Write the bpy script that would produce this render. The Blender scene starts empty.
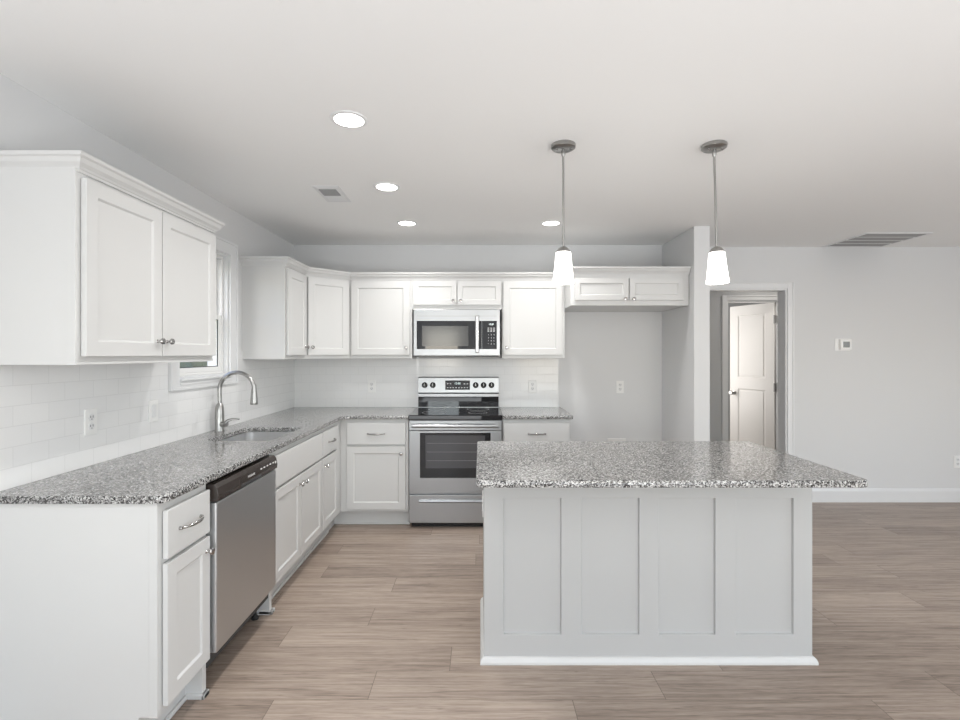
import bpy, bmesh, math, random
from mathutils import Vector, Matrix
random.seed(4)
scene = bpy.context.scene
col = scene.collection
PI = math.pi

# ------------------------------------------------------------ camera
cam_d = bpy.data.cameras.new('camera')
cam = bpy.data.objects.new('camera', cam_d); col.objects.link(cam)
cam.location = (0, 0, 1.413); cam.rotation_euler = (PI/2, 0, 0)
cam_d.sensor_width = 36; cam_d.lens = 490/960*36
cam_d.shift_y = -6/960; cam_d.clip_start = 0.05
scene.camera = cam
# ------------------------------------------------------------ world
w = bpy.data.worlds.new('world'); scene.world = w; w.use_nodes = True
nt = w.node_tree; nt.nodes.clear()
sky = nt.nodes.new('ShaderNodeTexSky'); sky.sky_type = 'NISHITA'; sky.sun_disc = False
sky.sun_elevation = math.radians(40); sky.sun_rotation = math.radians(200)
bg = nt.nodes.new('ShaderNodeBackground'); bg.inputs[1].default_value = 0.42
wo = nt.nodes.new('ShaderNodeOutputWorld')
nt.links.new(sky.outputs[0], bg.inputs[0]); nt.links.new(bg.outputs[0], wo.inputs[0])
# ------------------------------------------------------------ daylight through the rear windows
def area(name, loc, rot, sx, sy, power, color=(1, 1, 1), shape='RECTANGLE', spread=PI):
    l = bpy.data.lights.new(name, 'AREA'); l.shape = shape; l.size = sx; l.size_y = sy
    l.energy = power; l.color = color; l.spread = spread
    o = bpy.data.objects.new(name, l); col.objects.link(o); o.location = loc; o.rotation_euler = rot
    return o
REAR = -3.6
RIGHT = 5.9
area('daylight_rear_door', (2.2, REAR+0.03, 1.1), (PI/2, 0, 0), 2.4, 2.0, 32, (0.86, 0.94, 1))
area('daylight_rear_window', (-0.95, REAR+0.03, 1.45), (PI/2, 0, 0), 0.8, 1.2, 16, (0.86, 0.94, 1))
area('daylight_side_window', (RIGHT-0.03, 0.4, 1.45), (PI/2, 0, PI/2), 2.2, 1.5, 44, (0.92, 0.96, 1))
# added upward fill light behind the camera, to brighten the ceiling
area('uplight_fill', (1.1, -1.95, 0.3), (PI, 0, 0), 5.0, 3.0, 159, (0.93, 0.97, 1))
# ------------------------------------------------------------ exposure
vs = scene.view_settings
vs.view_transform = 'Standard'; vs.look = 'None'; vs.gamma = 1; vs.exposure = 0.09
vs.use_curve_mapping = False
CAN_POWER = 5.6

# ------------------------------------------------------------ materials
def mat(name, base, rough=0.5, metal=0.0, **kw):
    m = bpy.data.materials.new(name); m.use_nodes = True
    b = m.node_tree.nodes['Principled BSDF']
    b.inputs['Base Color'].default_value = (*base, 1)
    b.inputs['Roughness'].default_value = rough
    b.inputs['Metallic'].default_value = metal
    for k, v in kw.items():
        b.inputs[k].default_value = v
    return m
def nodes(m):
    return m.node_tree.nodes, m.node_tree.links, m.node_tree.nodes['Principled BSDF']
def add_noise_bump(m, scale, strength, dist=0.001, stretch=None):
    n, l, b = nodes(m)
    tc = n.new('ShaderNodeTexCoord'); mp = n.new('ShaderNodeMapping')
    if stretch: mp.inputs['Scale'].default_value = stretch
    nz = n.new('ShaderNodeTexNoise'); nz.inputs['Scale'].default_value = scale; nz.inputs['Detail'].default_value = 3
    bp = n.new('ShaderNodeBump'); bp.inputs['Strength'].default_value = strength; bp.inputs['Distance'].default_value = dist
    l.new(tc.outputs['Object'], mp.inputs[0]); l.new(mp.outputs[0], nz.inputs[0])
    l.new(nz.outputs[0], bp.inputs['Height']); l.new(bp.outputs[0], b.inputs['Normal'])
    return nz
M = {}
M['wall'] = mat('wall_paint', (0.715, 0.718, 0.722), 0.75); add_noise_bump(M['wall'], 300, 0.08)
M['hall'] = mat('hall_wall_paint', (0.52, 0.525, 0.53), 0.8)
M['ceiling'] = mat('ceiling_paint', (0.915, 0.915, 0.91), 0.9); add_noise_bump(M['ceiling'], 200, 0.06)
M['trim'] = mat('white_trim_paint', (0.78, 0.785, 0.79), 0.35)
M['cab'] = mat('cabinet_white_paint', (0.655, 0.655, 0.648), 0.38); add_noise_bump(M['cab'], 90, 0.03)
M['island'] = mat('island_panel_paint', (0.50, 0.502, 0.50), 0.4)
M['plastic'] = mat('white_plastic', (0.86, 0.86, 0.85), 0.3)
M['slot'] = mat('dark_slot', (0.05, 0.05, 0.05), 0.6)
M['grey'] = mat('grey_metal_louvre', (0.33, 0.33, 0.33), 0.5)
M['duct'] = mat('duct_dark', (0.12, 0.12, 0.12), 0.8)
M['nickel'] = mat('brushed_nickel', (0.40, 0.395, 0.385), 0.28, 1.0)
M['chrome'] = mat('polished_knob_metal', (0.42, 0.41, 0.40), 0.16, 1.0)
M['black'] = mat('black_enamel', (0.012, 0.012, 0.012), 0.2)
M['blackglass'] = mat('black_glass', (0.012, 0.012, 0.014), 0.03)
M['greyglass'] = mat('oven_window_glass', (0.07, 0.07, 0.075), 0.06)
M['mesh'] = mat('microwave_window_mesh', (0.06, 0.06, 0.06), 0.12)
M['brown'] = mat('dishwasher_control_panel', (0.045, 0.036, 0.032), 0.2, 0.0)
M['mark'] = mat('printed_white_marks', (0.75, 0.75, 0.75), 0.5)
M['rubber'] = mat('rubber', (0.03, 0.03, 0.03), 0.8)
M['grass'] = mat('lawn', (0.27, 0.26, 0.15), 0.9)
M['leaf'] = mat('hedge_leaves', (0.2, 0.2, 0.12), 0.9)
M['screen'] = mat('lcd_screen', (0.16, 0.17, 0.17), 0.2)
def emit(name, colr, s):
    m = bpy.data.materials.new(name); m.use_nodes = True
    b = m.node_tree.nodes['Principled BSDF']
    b.inputs['Base Color'].default_value = (0.9, 0.9, 0.9, 1)
    b.inputs['Emission Color'].default_value = (*colr, 1); b.inputs['Emission Strength'].default_value = s
    return m
M['shade'] = emit('frosted_glass_lit', (1, 0.97, 0.92), 4.0)
M['lens'] = emit('downlight_lens', (1, 0.97, 0.93), 10.0)
M['led'] = emit('display_digits', (0.6, 0.9, 0.9), 0.6)
# stainless steel with a fine brushed grain
def steel(name, base, rough, stretch):
    m = mat(name, base, rough, 1.0); n, l, b = nodes(m)
    tc = n.new('ShaderNodeTexCoord'); mp = n.new('ShaderNodeMapping'); mp.inputs['Scale'].default_value = stretch
    nz = n.new('ShaderNodeTexNoise'); nz.inputs['Scale'].default_value = 6; nz.inputs['Detail'].default_value = 5
    mr = n.new('ShaderNodeMapRange'); mr.inputs[3].default_value = rough*0.92; mr.inputs[4].default_value = rough*1.1
    l.new(tc.outputs['Object'], mp.inputs[0]); l.new(mp.outputs[0], nz.inputs[0]); l.new(nz.outputs[0], mr.inputs[0])
    l.new(mr.outputs[0], b.inputs['Roughness'])
    bp = n.new('ShaderNodeBump'); bp.inputs['Strength'].default_value = 0.0; bp.inputs['Distance'].default_value = 0.0001
    l.new(nz.outputs[0], bp.inputs['Height']); l.new(bp.outputs[0], b.inputs['Normal'])
    return m
M['steel'] = steel('stainless_steel', (0.42, 0.43, 0.44), 0.33, (1, 90, 90))
M['handle'] = mat('handle_steel', (0.6, 0.6, 0.6), 0.15, 1.0)
M['steel_dw'] = steel('dishwasher_steel', (0.60, 0.61, 0.62), 0.36, (60, 60, 1))
M['sink'] = steel('sink_steel', (0.82, 0.82, 0.82), 0.3, (30, 1, 30))
# granite
def granite():
    m = mat('speckled_granite', (0.4, 0.4, 0.4), 0.11, IOR=1.6); n, l, b = nodes(m)
    tc = n.new('ShaderNodeTexCoord')
    v = n.new('ShaderNodeTexVoronoi'); v.inputs['Scale'].default_value = 215
    nz = n.new('ShaderNodeTexNoise'); nz.inputs['Scale'].default_value = 110; nz.inputs['Detail'].default_value = 3
    l.new(tc.outputs['Object'], v.inputs['Vector']); l.new(tc.outputs['Object'], nz.inputs['Vector'])
    sep = n.new('ShaderNodeSeparateColor'); l.new(v.outputs['Color'], sep.inputs[0])
    mx = n.new('ShaderNodeMix'); mx.data_type = 'FLOAT'; mx.inputs[0].default_value = 0.33
    l.new(sep.outputs[0], mx.inputs[2]); l.new(nz.outputs[0], mx.inputs[3])
    r = n.new('ShaderNodeValToRGB'); e = r.color_ramp.elements
    e[0].position = 0.20; e[0].color = (0.015, 0.013, 0.013, 1)
    e[1].position = 0.80; e[1].color = (0.64, 0.635, 0.625, 1)
    for p, c in ((0.33, (0.06, 0.056, 0.054)), (0.42, (0.17, 0.167, 0.164)), (0.55, (0.29, 0.287, 0.283)), (0.66, (0.42, 0.415, 0.41))):
        q = e.new(p); q.color = (*c, 1)
    l.new(mx.outputs[0], r.inputs[0]); l.new(r.outputs[0], b.inputs['Base Color'])
    return m
M['granite'] = granite()
# subway tile, along axis 'X' or 'Y'
def tile(axis):
    m = mat('subway_tile_'+axis, (0.8, 0.8, 0.8), 0.12); n, l, b = nodes(m)
    tc = n.new('ShaderNodeTexCoord'); s = n.new('ShaderNodeSeparateXYZ'); c = n.new('ShaderNodeCombineXYZ')
    l.new(tc.outputs['Object'], s.inputs[0]); l.new(s.outputs[axis], c.inputs['X'])
    sb = n.new('ShaderNodeMath'); sb.operation = 'SUBTRACT'; sb.inputs[1].default_value = 0.914
    l.new(s.outputs['Z'], sb.inputs[0]); l.new(sb.outputs[0], c.inputs['Y'])
    br = n.new('ShaderNodeTexBrick'); br.inputs['Scale'].default_value = 1
    br.inputs['Brick Width'].default_value = 0.1524; br.inputs['Row Height'].default_value = 0.0762
    br.inputs['Mortar Size'].default_value = 0.0012; br.inputs['Mortar Smooth'].default_value = 0.3
    br.inputs['Color1'].default_value = (0.85, 0.852, 0.85, 1); br.inputs['Color2'].default_value = (0.83, 0.833, 0.835, 1)
    br.inputs['Mortar'].default_value = (0.755, 0.758, 0.758, 1)
    l.new(c.outputs[0], br.inputs['Vector']); l.new(br.outputs['Color'], b.inputs['Base Color'])
    bp = n.new('ShaderNodeBump'); bp.invert = True; bp.inputs['Strength'].default_value = 0.5; bp.inputs['Distance'].default_value = 0.001
    l.new(br.outputs['Fac'], bp.inputs['Height']); l.new(bp.outputs[0], b.inputs['Normal'])
    return m
M['tile_X'] = tile('X'); M['tile_Y'] = tile('Y')
# plank floor, boards running along X
def planks():
    m = mat('oak_plank_floor', (0.4, 0.3, 0.25), 0.38); n, l, b = nodes(m)
    def math_(op, a=None, c=None, v0=None, v1=None):
        x = n.new('ShaderNodeMath'); x.operation = op
        if a is not None: l.new(a, x.inputs[0])
        if c is not None: l.new(c, x.inputs[1])
        if v0 is not None: x.inputs[0].default_value = v0
        if v1 is not None: x.inputs[1].default_value = v1
        return x.outputs[0]
    tc = n.new('ShaderNodeTexCoord'); s = n.new('ShaderNodeSeparateXYZ'); l.new(tc.outputs['Object'], s.inputs[0])
    yr = math_('DIVIDE', s.outputs['Y'], v1=0.182); row = math_('FLOOR', yr); fy = math_('FRACT', yr)
    wn = n.new('ShaderNodeTexWhiteNoise'); wn.noise_dimensions = '1D'; l.new(row, wn.inputs['W'])
    xr = math_('ADD', math_('DIVIDE', s.outputs['X'], v1=1.22), wn.outputs['Value']); cid = math_('FLOOR', xr); fx = math_('FRACT', xr)
    cb = n.new('ShaderNodeCombineXYZ'); l.new(row, cb.inputs[0]); l.new(cid, cb.inputs[1])
    w2 = n.new('ShaderNodeTexWhiteNoise'); w2.noise_dimensions = '2D'; l.new(cb.outputs[0], w2.inputs['Vector'])
    # grain: stretched noise, shifted per board
    off = n.new('ShaderNodeVectorMath'); off.operation = 'SCALE'; off.inputs['Scale'].default_value = 7
    l.new(w2.outputs['Color'], off.inputs[0])
    ad = n.new('ShaderNodeVectorMath'); ad.operation = 'ADD'; l.new(tc.outputs['Object'], ad.inputs[0]); l.new(off.outputs[0], ad.inputs[1])
    def grain(sc, scale, det, dist):
        mp = n.new('ShaderNodeMapping'); mp.inputs['Scale'].default_value = sc; l.new(ad.outputs[0], mp.inputs[0])
        z = n.new('ShaderNodeTexNoise'); z.inputs['Scale'].default_value = scale; z.inputs['Detail'].default_value = det
        z.inputs['Distortion'].default_value = dist; l.new(mp.outputs[0], z.inputs['Vector']); return z.outputs[0]
    g1 = grain((1.0, 24, 1), 2.6, 9, 0.8); g2 = grain((6, 150, 1), 3.4, 6, 0.3); g3 = grain((0.9, 6, 1), 2.0, 4, 0.8)
    g4 = grain((0.45, 13, 1), 2.0, 3, 1.2)
    ab = math_('ABSOLUTE', math_('SUBTRACT', g4, v1=0.5))
    crack = n.new('ShaderNodeMapRange'); crack.inputs[1].default_value = 0.0; crack.inputs[2].default_value = 0.022; crack.inputs[3].default_value = 0.10; crack.inputs[4].default_value = 0.0
    l.new(ab, crack.inputs[0])
    t = math_('ADD', math_('MULTIPLY', g1, v1=0.55), math_('ADD', math_('MULTIPLY', g2, v1=0.32), math_('MULTIPLY', g3, v1=0.14)))
    t = math_('ADD', t, math_('MULTIPLY', w2.outputs['Value'], v1=0.12))
    t = math_('SUBTRACT', t, crack.outputs[0])
    r = n.new('ShaderNodeValToRGB'); e = r.color_ramp.elements
    e[0].position = 0.28; e[0].color = (0.108, 0.079, 0.064, 1)
    e[1].position = 0.72; e[1].color = (0.47, 0.382, 0.318, 1)
    q = e.new(0.42); q.color = (0.216, 0.166, 0.135, 1)
    q = e.new(0.54); q.color = (0.325, 0.256, 0.209, 1)
    l.new(t, r.inputs[0])
    ey = math_('LESS_THAN', math_('ABSOLUTE', math_('SUBTRACT', fy, v1=0.5)), v1=0.5-0.005)
    ex = math_('LESS_THAN', math_('ABSOLUTE', math_('SUBTRACT', fx, v1=0.5)), v1=0.5-0.0012)
    ed = math_('MULTIPLY', ey, ex)
    mx = n.new('ShaderNodeMix'); mx.data_type = 'RGBA'; mx.inputs[6].default_value = (0.17, 0.13, 0.105, 1)
    l.new(ed, mx.inputs[0]); l.new(r.outputs[0], mx.inputs[7]); l.new(mx.outputs[2], b.inputs['Base Color'])
    bp = n.new('ShaderNodeBump'); bp.inputs['Strength'].default_value = 0.12; bp.inputs['Distance'].default_value = 0.001
    l.new(g2, bp.inputs['Height']); l.new(bp.outputs[0], b.inputs['Normal'])
    return m
M['floor'] = planks()
def pane_mat():
    m = bpy.data.materials.new('window_glass'); m.use_nodes = True; n = m.node_tree.nodes; l = m.node_tree.links; n.clear()
    o = n.new('ShaderNodeOutputMaterial'); t = n.new('ShaderNodeBsdfTransparent'); g = n.new('ShaderNodeBsdfGlossy'); g.inputs['Roughness'].default_value = 0.02
    x = n.new('ShaderNodeMixShader'); x.inputs[0].default_value = 0.07
    l.new(t.outputs[0], x.inputs[1]); l.new(g.outputs[0], x.inputs[2]); l.new(x.outputs[0], o.inputs[0]); return m
M['pane'] = pane_mat()

# ------------------------------------------------------------ helpers
class B:
    """collects shapes into one bmesh, in the parent's local frame"""
    def __init__(s): s.bm = bmesh.new()
    def box(s, x0, x1, y0, y1, z0, z1):
        v = [s.bm.verts.new((x, y, z)) for z in (z0, z1) for y in (y0, y1) for x in (x0, x1)]
        for f in ((0, 2, 3, 1), (4, 5, 7, 6), (0, 1, 5, 4), (2, 6, 7, 3), (0, 4, 6, 2), (1, 3, 7, 5)):
            s.bm.faces.new([v[i] for i in f])
        return s
    def prism(s, pts, z0, z1):
        a = [s.bm.verts.new((x, y, z0)) for x, y in pts]; b = [s.bm.verts.new((x, y, z1)) for x, y in pts]
        s.bm.faces.new(a[::-1]); s.bm.faces.new(b); n = len(pts)
        for i in range(n): s.bm.faces.new((a[i], a[(i+1) % n], b[(i+1) % n], b[i]))
        return s
    def extr(s, pts3, vec):
        a = [s.bm.verts.new(p) for p in pts3]; b = [s.bm.verts.new(Vector(p)+Vector(vec)) for p in pts3]
        s.bm.faces.new(a[::-1]); s.bm.faces.new(b); n = len(pts3)
        for i in range(n): s.bm.faces.new((a[i], a[(i+1) % n], b[(i+1) % n], b[i]))
        return s
    def lathe(s, prof, c=(0, 0, 0), axis='Z', seg=24):
        """prof = [(radius, height)...] around the axis through c"""
        rings = []
        for r, h in prof:
            if r < 1e-6: rings.append([s.bm.verts.new(s._ax(0, 0, h, c, axis))]); continue
            rings.append([s.bm.verts.new(s._ax(r*math.cos(2*PI*k/seg), r*math.sin(2*PI*k/seg), h, c, axis)) for k in range(seg)])
        for a, b in zip(rings, rings[1:]):
            if len(a) == 1 and len(b) == 1: continue
            for k in range(seg):
                j = (k+1) % seg
                if len(a) == 1: s.bm.faces.new((a[0], b[j], b[k]))
                elif len(b) == 1: s.bm.faces.new((a[k], a[j], b[0]))
                else: s.bm.faces.new((a[k], a[j], b[j], b[k]))
        return s
    def _ax(s, u, v, h, c, axis):
        if axis == 'Z': p = (u, v, h)
        elif axis == 'Y': p = (u, -h, v)      # heights go towards -y (out of a face)
        else: p = (h, u, v)
        return (p[0]+c[0], p[1]+c[1], p[2]+c[2])
    def tube(s, pts, r, seg=12, radii=None):
        pts = [Vector(p) for p in pts]; n = len(pts); rings = []; up = None
        for i, p in enumerate(pts):
            d = (pts[min(i+1, n-1)]-pts[max(i-1, 0)]).normalized()
            if up is None: up = d.orthogonal().normalized()
            up = (up-d*up.dot(d)).normalized(); sd = d.cross(up); rr = radii[i] if radii else r
            rings.append([s.bm.verts.new(p+rr*(math.cos(2*PI*k/seg)*up+math.sin(2*PI*k/seg)*sd)) for k in range(seg)])
        for a, b in zip(rings, rings[1:]):
            for k in range(seg): s.bm.faces.new((a[k], a[(k+1) % seg], b[(k+1) % seg], b[k]))
        s.bm.faces.new(rings[0][::-1]); s.bm.faces.new(rings[-1]); return s
    def frame(s, x0, x1, z0, z1, wl, wr, wt, wb, y0, y1):
        """rectangular frame standing in the x-z plane"""
        s.box(x0, x0+wl, y0, y1, z0, z1); s.box(x1-wr, x1, y0, y1, z0, z1)
        s.box(x0+wl, x1-wr, y0, y1, z1-wt, z1); s.box(x0+wl, x1-wr, y0, y1, z0, z0+wb); return s
    def frame_flat(s, x0, x1, y0, y1, w, z0, z1):
        s.box(x0, x1, y0, y0+w, z0, z1); s.box(x0, x1, y1-w, y1, z0, z1)
        s.box(x0, x0+w, y0+w, y1-w, z0, z1); s.box(x1-w, x1, y0+w, y1-w, z0, z1); return s
    def panel(s, x0, x1, z0, z1, t=0.02, fr=0.055, rec=0.008, bev=0.007, y=0.0, rects=None):
        """door slab: back at y, front at y-t, with sunk panels (rects) in its front"""
        if rects is None: rects = [(x0+fr, x1-fr, z0+fr, z1-fr)]
        xs = sorted({x0, x1, *[a for r in rects for a in r[:2]]}); zs = sorted({z0, z1, *[a for r in rects for a in r[2:]]})
        V = {}
        def v(x, yy, z):
            k = (round(x, 5), round(yy, 5), round(z, 5))
            if k not in V: V[k] = s.bm.verts.new((x, yy, z))
            return V[k]
        f = y-t
        for i in range(len(xs)-1):
            for j in range(len(zs)-1):
                cx, cz = (xs[i]+xs[i+1])/2, (zs[j]+zs[j+1])/2
                if any(a < cx < b and c < cz < d for a, b, c, d in rects): continue
                s.bm.faces.new((v(xs[i], f, zs[j]), v(xs[i+1], f, zs[j]), v(xs[i+1], f, zs[j+1]), v(xs[i], f, zs[j+1])))
        for a, b, c, d in rects:
            gx = [x for x in xs if a <= x <= b]; gz = [z for z in zs if c <= z <= d]
            o = [(a, c), (b, c), (b, d), (a, d)]; i_ = [(a+bev, c+bev), (b-bev, c+bev), (b-bev, d-bev), (a+bev, d-bev)]
            for k in range(4):
                j = (k+1) % 4
                s.bm.faces.new((v(o[k][0], f, o[k][1]), v(o[j][0], f, o[j][1]), v(i_[j][0], f+rec, i_[j][1]), v(i_[k][0], f+rec, i_[k][1])))
            s.bm.faces.new([v(p, f+rec, q) for p, q in i_])
        # sides and back
        for k in range(len(xs)-1):
            s.bm.faces.new((v(xs[k], f, z0), v(xs[k], y, z0), v(xs[k+1], y, z0), v(xs[k+1], f, z0)))
            s.bm.faces.new((v(xs[k], f, z1), v(xs[k+1], f, z1), v(xs[k+1], y, z1), v(xs[k], y, z1)))
        for k in range(len(zs)-1):
            s.bm.faces.new((v(x0, f, zs[k]), v(x0, f, zs[k+1]), v(x0, y, zs[k+1]), v(x0, y, zs[k])))
            s.bm.faces.new((v(x1, f, zs[k]), v(x1, y, zs[k]), v(x1, y, zs[k+1]), v(x1, f, zs[k+1])))
        ring = [v(x, y, z0) for x in xs] + [v(x1, y, z) for z in zs[1:]] + [v(x, y, z1) for x in reversed(xs[:-1])] + [v(x0, y, z) for z in reversed(zs[1:-1])]
        s.bm.faces.new(ring)
        return s
    def sweep(s, path, prof, closed=False, lo=0, hi=None, off=(0, 0, 0)):
        """prof = closed polygon [(outward, z)]; path = xy points, outward is to the right of travel"""
        P = [Vector((p[0], p[1])) for p in path]; n = len(P); rings = []
        for i in range(n):
            d0 = (P[i]-P[i-1]).normalized() if (i > 0 or closed) else None
            d1 = (P[(i+1) % n]-P[i]).normalized() if (i < n-1 or closed) else None
            n0 = Vector((d0.y, -d0.x)) if d0 else None; n1 = Vector((d1.y, -d1.x)) if d1 else None
            if n0 is None: m = n1
            elif n1 is None: m = n0
            else:
                m = (n0+n1); m = m/(m.dot(n0))
            if i < lo or (hi is not None and i > hi): continue
            rings.append([s.bm.verts.new((P[i].x+m.x*o-off[0], P[i].y+m.y*o-off[1], z-off[2])) for o, z in prof])
        k = len(prof)
        for a, b in zip(rings, rings[1:]):
            for i in range(k): s.bm.faces.new((a[i], a[(i+1) % k], b[(i+1) % k], b[i]))
        s.bm.faces.new(rings[0][::-1]); s.bm.faces.new(rings[-1]); return s

def obj(name, b, m, parent=None, bevel=0.0, smooth=False, label=None, seg=2):
    bmesh.ops.recalc_face_normals(b.bm, faces=b.bm.faces[:])
    me = bpy.data.meshes.new(name); b.bm.to_mesh(me); b.bm.free()
    me.materials.append(m if not isinstance(m, str) else M[m])
    o = bpy.data.objects.new(name, me); col.objects.link(o)
    if parent: o.parent = parent
    if bevel:
        md = o.modifiers.new('bevel', 'BEVEL'); md.width = bevel; md.segments = seg; md.limit_method = 'ANGLE'; md.angle_limit = math.radians(40)
    if smooth:
        for p in me.polygons: p.use_smooth = True
        me.set_sharp_from_angle(angle=math.radians(38))
    if label: o['label'] = label
    return o
def tag(o, label, cat, group=None):
    o['label'] = label; o['category'] = cat
    if group: o['group'] = group
    return o
def thing(name, label, cat, loc=(0, 0, 0), rotz=0, group=None):
    o = bpy.data.objects.new(name, None); col.objects.link(o); o.empty_display_size = 0.05
    o.location = loc; o.rotation_euler = (0, 0, rotz)
    return tag(o, label, cat, group)
def struct(name, b, m, parent=None, bevel=0.0):
    o = obj(name, b, m, parent, bevel)
    if not parent: o['kind'] = 'structure'
    return o
def copy_tree(o, parent=None):
    c = o.copy(); col.objects.link(c)
    if parent: c.parent = parent
    for ch in list(o.children): copy_tree(ch, c)
    return c
def text_mesh(name, body, size, m, parent, loc, align='CENTER'):
    cu = bpy.data.curves.new(name, 'FONT'); cu.body = body; cu.size = size; cu.align_x = align; cu.align_y = 'CENTER'; cu.extrude = 0.0003
    t = bpy.data.objects.new(name, cu); col.objects.link(t)
    me = bpy.data.meshes.new_from_object(t.evaluated_get(bpy.context.evaluated_depsgraph_get()))
    bpy.data.objects.remove(t)
    me.materials.clear(); me.materials.append(M[m])
    o = bpy.data.objects.new(name, me); col.objects.link(o); o.parent = parent; o.location = loc; o.rotation_euler = (PI/2, 0, 0)
    return o

# ------------------------------------------------------------ dimensions (metres)
LW = -1.751          # left wall
BW = 4.614           # kitchen back wall
RW = 4.68            # back wall right of the kitchen
CH = 2.438           # ceiling
CT = 0.914           # counter top
STX0, STX1, STY = 1.714, 1.841, 3.923      # stub wall beside the fridge alcove

# ------------------------------------------------------------ structure
struct('floor', B().box(LW-0.15, RIGHT+0.15, REAR-0.15, 8.0, -0.1, 0), 'floor')
struct('ceiling', B().box(LW-0.15, RIGHT+0.15, REAR-0.15, 8.0, CH, CH+0.1), 'ceiling')
# left wall with the window opening
WY0, WY1, WZ0, WZ1 = 2.83, 3.41, 1.268, 2.10
b = B()
b.box(LW-0.14, LW, REAR-0.15, WY0, 0, CH); b.box(LW-0.14, LW, WY1, BW+0.3, 0, CH)
b.box(LW-0.14, LW, WY0, WY1, 0, WZ0); b.box(LW-0.14, LW, WY0, WY1, WZ1, CH)
struct('wall_left', b, 'wall')
struct('wall_back', B().box(LW, STX0, BW, BW+0.12, 0, CH), 'wall')
struct('wall_stub', B().box(STX0, STX1, STY, RW+0.12, 0, CH), 'wall', bevel=0.004)
DX0, DX1, DZ = 2.12, 2.93, 2.035
b = B(); b.box(STX1, DX0, RW, RW+0.12, 0, CH); b.box(DX1, RIGHT, RW, RW+0.12, 0, CH); b.box(DX0, DX1, RW, RW+0.12, DZ, CH)
struct('wall_far', b, 'wall')
b = B(); b.box(RIGHT, RIGHT+0.14, REAR, -0.8, 0, CH); b.box(RIGHT, RIGHT+0.14, 1.6, RW+0.12, 0, CH)
b.box(RIGHT, RIGHT+0.14, -0.8, 1.6, 0, 0.65); b.box(RIGHT, RIGHT+0.14, -0.8, 1.6, 2.25, CH)
struct('wall_right', b, 'wall')
b = B(); b.box(LW, -1.4, REAR-0.14, REAR, 0, CH); b.box(-0.5, 0.95, REAR-0.14, REAR, 0, CH); b.box(3.45, RIGHT, REAR-0.14, REAR, 0, CH)
b.box(-1.4, -0.5, REAR-0.14, REAR, 0, 0.8); b.box(-1.4, -0.5, REAR-0.14, REAR, 2.1, CH); b.box(0.95, 3.45, REAR-0.14, REAR, 2.12, CH)
struct('wall_rear', b, 'wall')
# hall beyond the cased opening, and the little room behind it
HY = 5.70; HX0, HX1 = 2.87, 3.49
b = B(); b.box(STX1+0.1, HX0, HY, HY+0.11, 0, CH); b.box(HX1, 4.6, HY, HY+0.11, 0, CH); b.box(HX0, HX1, HY, HY+0.11, 2.035, CH)
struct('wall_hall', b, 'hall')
b = B(); b.box(1.6, 1.72, RW+0.12, HY+0.11, 0, CH); b.box(4.6, 4.72, RW+0.12, 8.0, 0, CH)
b.box(1.72, 1.941, HY, HY+0.11, 0, CH)
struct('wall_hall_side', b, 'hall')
b = B(); b.box(2.0, 2.1, HY+0.11, 7.6, 0, CH); b.box(2.0, 4.6, 7.6, 7.7, 0, CH)
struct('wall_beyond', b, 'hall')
# casings
def casing(name, x0, x1, zt, y, w=0.06, right=True, left=True, t=0.016):
    b = B()
    if left: b.box(x0-w, x0, y-t, y, 0, zt+w); b.box(x0-w, x0-w+0.014, y-t-0.006, y-t, 0, zt+w)
    if right: b.box(x1, x1+w, y-t, y, 0, zt+w); b.box(x1+w-0.014, x1+w, y-t-0.006, y-t, 0, zt+w)
    b.box(x0, x1, y-t, y, zt, zt+w); b.box(x0, x1, y-t-0.006, y-t, zt+w-0.014, zt+w)
    return b
b = casing('c', DX0, DX1, DZ, RW)
b.box(DX0-0.001, DX0+0.014, RW-0.004, RW+0.124, 0, DZ); b.box(DX1-0.014, DX1+0.001, RW-0.004, RW+0.124, 0, DZ); b.box(DX0+0.014, DX1-0.014, RW-0.004, RW+0.124, DZ-0.014, DZ+0.001)
struct('trim_1', b, 'trim', bevel=0.002)
b = casing('c', HX0, HX1, 2.035, HY)
b.box(HX0-0.001, HX0+0.016, HY-0.004, HY+0.114, 0, 2.035); b.box(HX1-0.016, HX1+0.001, HY-0.004, HY+0.114, 0, 2.035); b.box(HX0+0.016, HX1-0.016, HY-0.004, HY+0.114, 2.019, 2.036)
struct('trim_2', b, 'trim', bevel=0.002)
# two-panel door, swung away into the little room, hinged on the right
dr = bpy.data.objects.new('door_1', None); col.objects.link(dr); dr['kind'] = 'structure'
dr.location = (HX1-0.002, HY+0.065, 0); ang = math.atan2(0.6, -0.25)      # leaf runs from hinge to knob edge
dr.rotation_euler = (0, 0, ang-PI)
DWD = 0.61
b = B().panel(-DWD, 0, 0.012, 2.02, t=0.035, y=0.0, rec=0.009, bev=0.014,
              rects=[(-DWD+0.115, -0.115, 0.25, 0.98), (-DWD+0.115, -0.115, 1.12, 1.90)])
for r in ((-DWD+0.145, -0.145, 0.28, 0.95), (-DWD+0.145, -0.145, 1.15, 1.87)): b.panel(r[0], r[1], r[2], r[3], t=0.006, y=-0.0262, rects=[])
M['door'] = mat('warm_white_door_paint', (0.84, 0.82, 0.79), 0.35)
obj('door_panel', b, 'door', dr, bevel=0.002)
obj('door_knob', B().lathe([(0.0, 0.0), (0.030, 0.0), (0.030, 0.006), (0.011, 0.010), (0.010, 0.035), (0.024, 0.042), (0.029, 0.055), (0.024, 0.066), (0, 0.070)], (-DWD+0.06, -0.035, 0.92), 'Y'), 'nickel', dr, smooth=True)
obj('latch_plate', B().box(-DWD-0.002, -DWD+0.003, -0.032, -0.006, 1.28, 1.34), 'nickel', dr)
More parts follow.
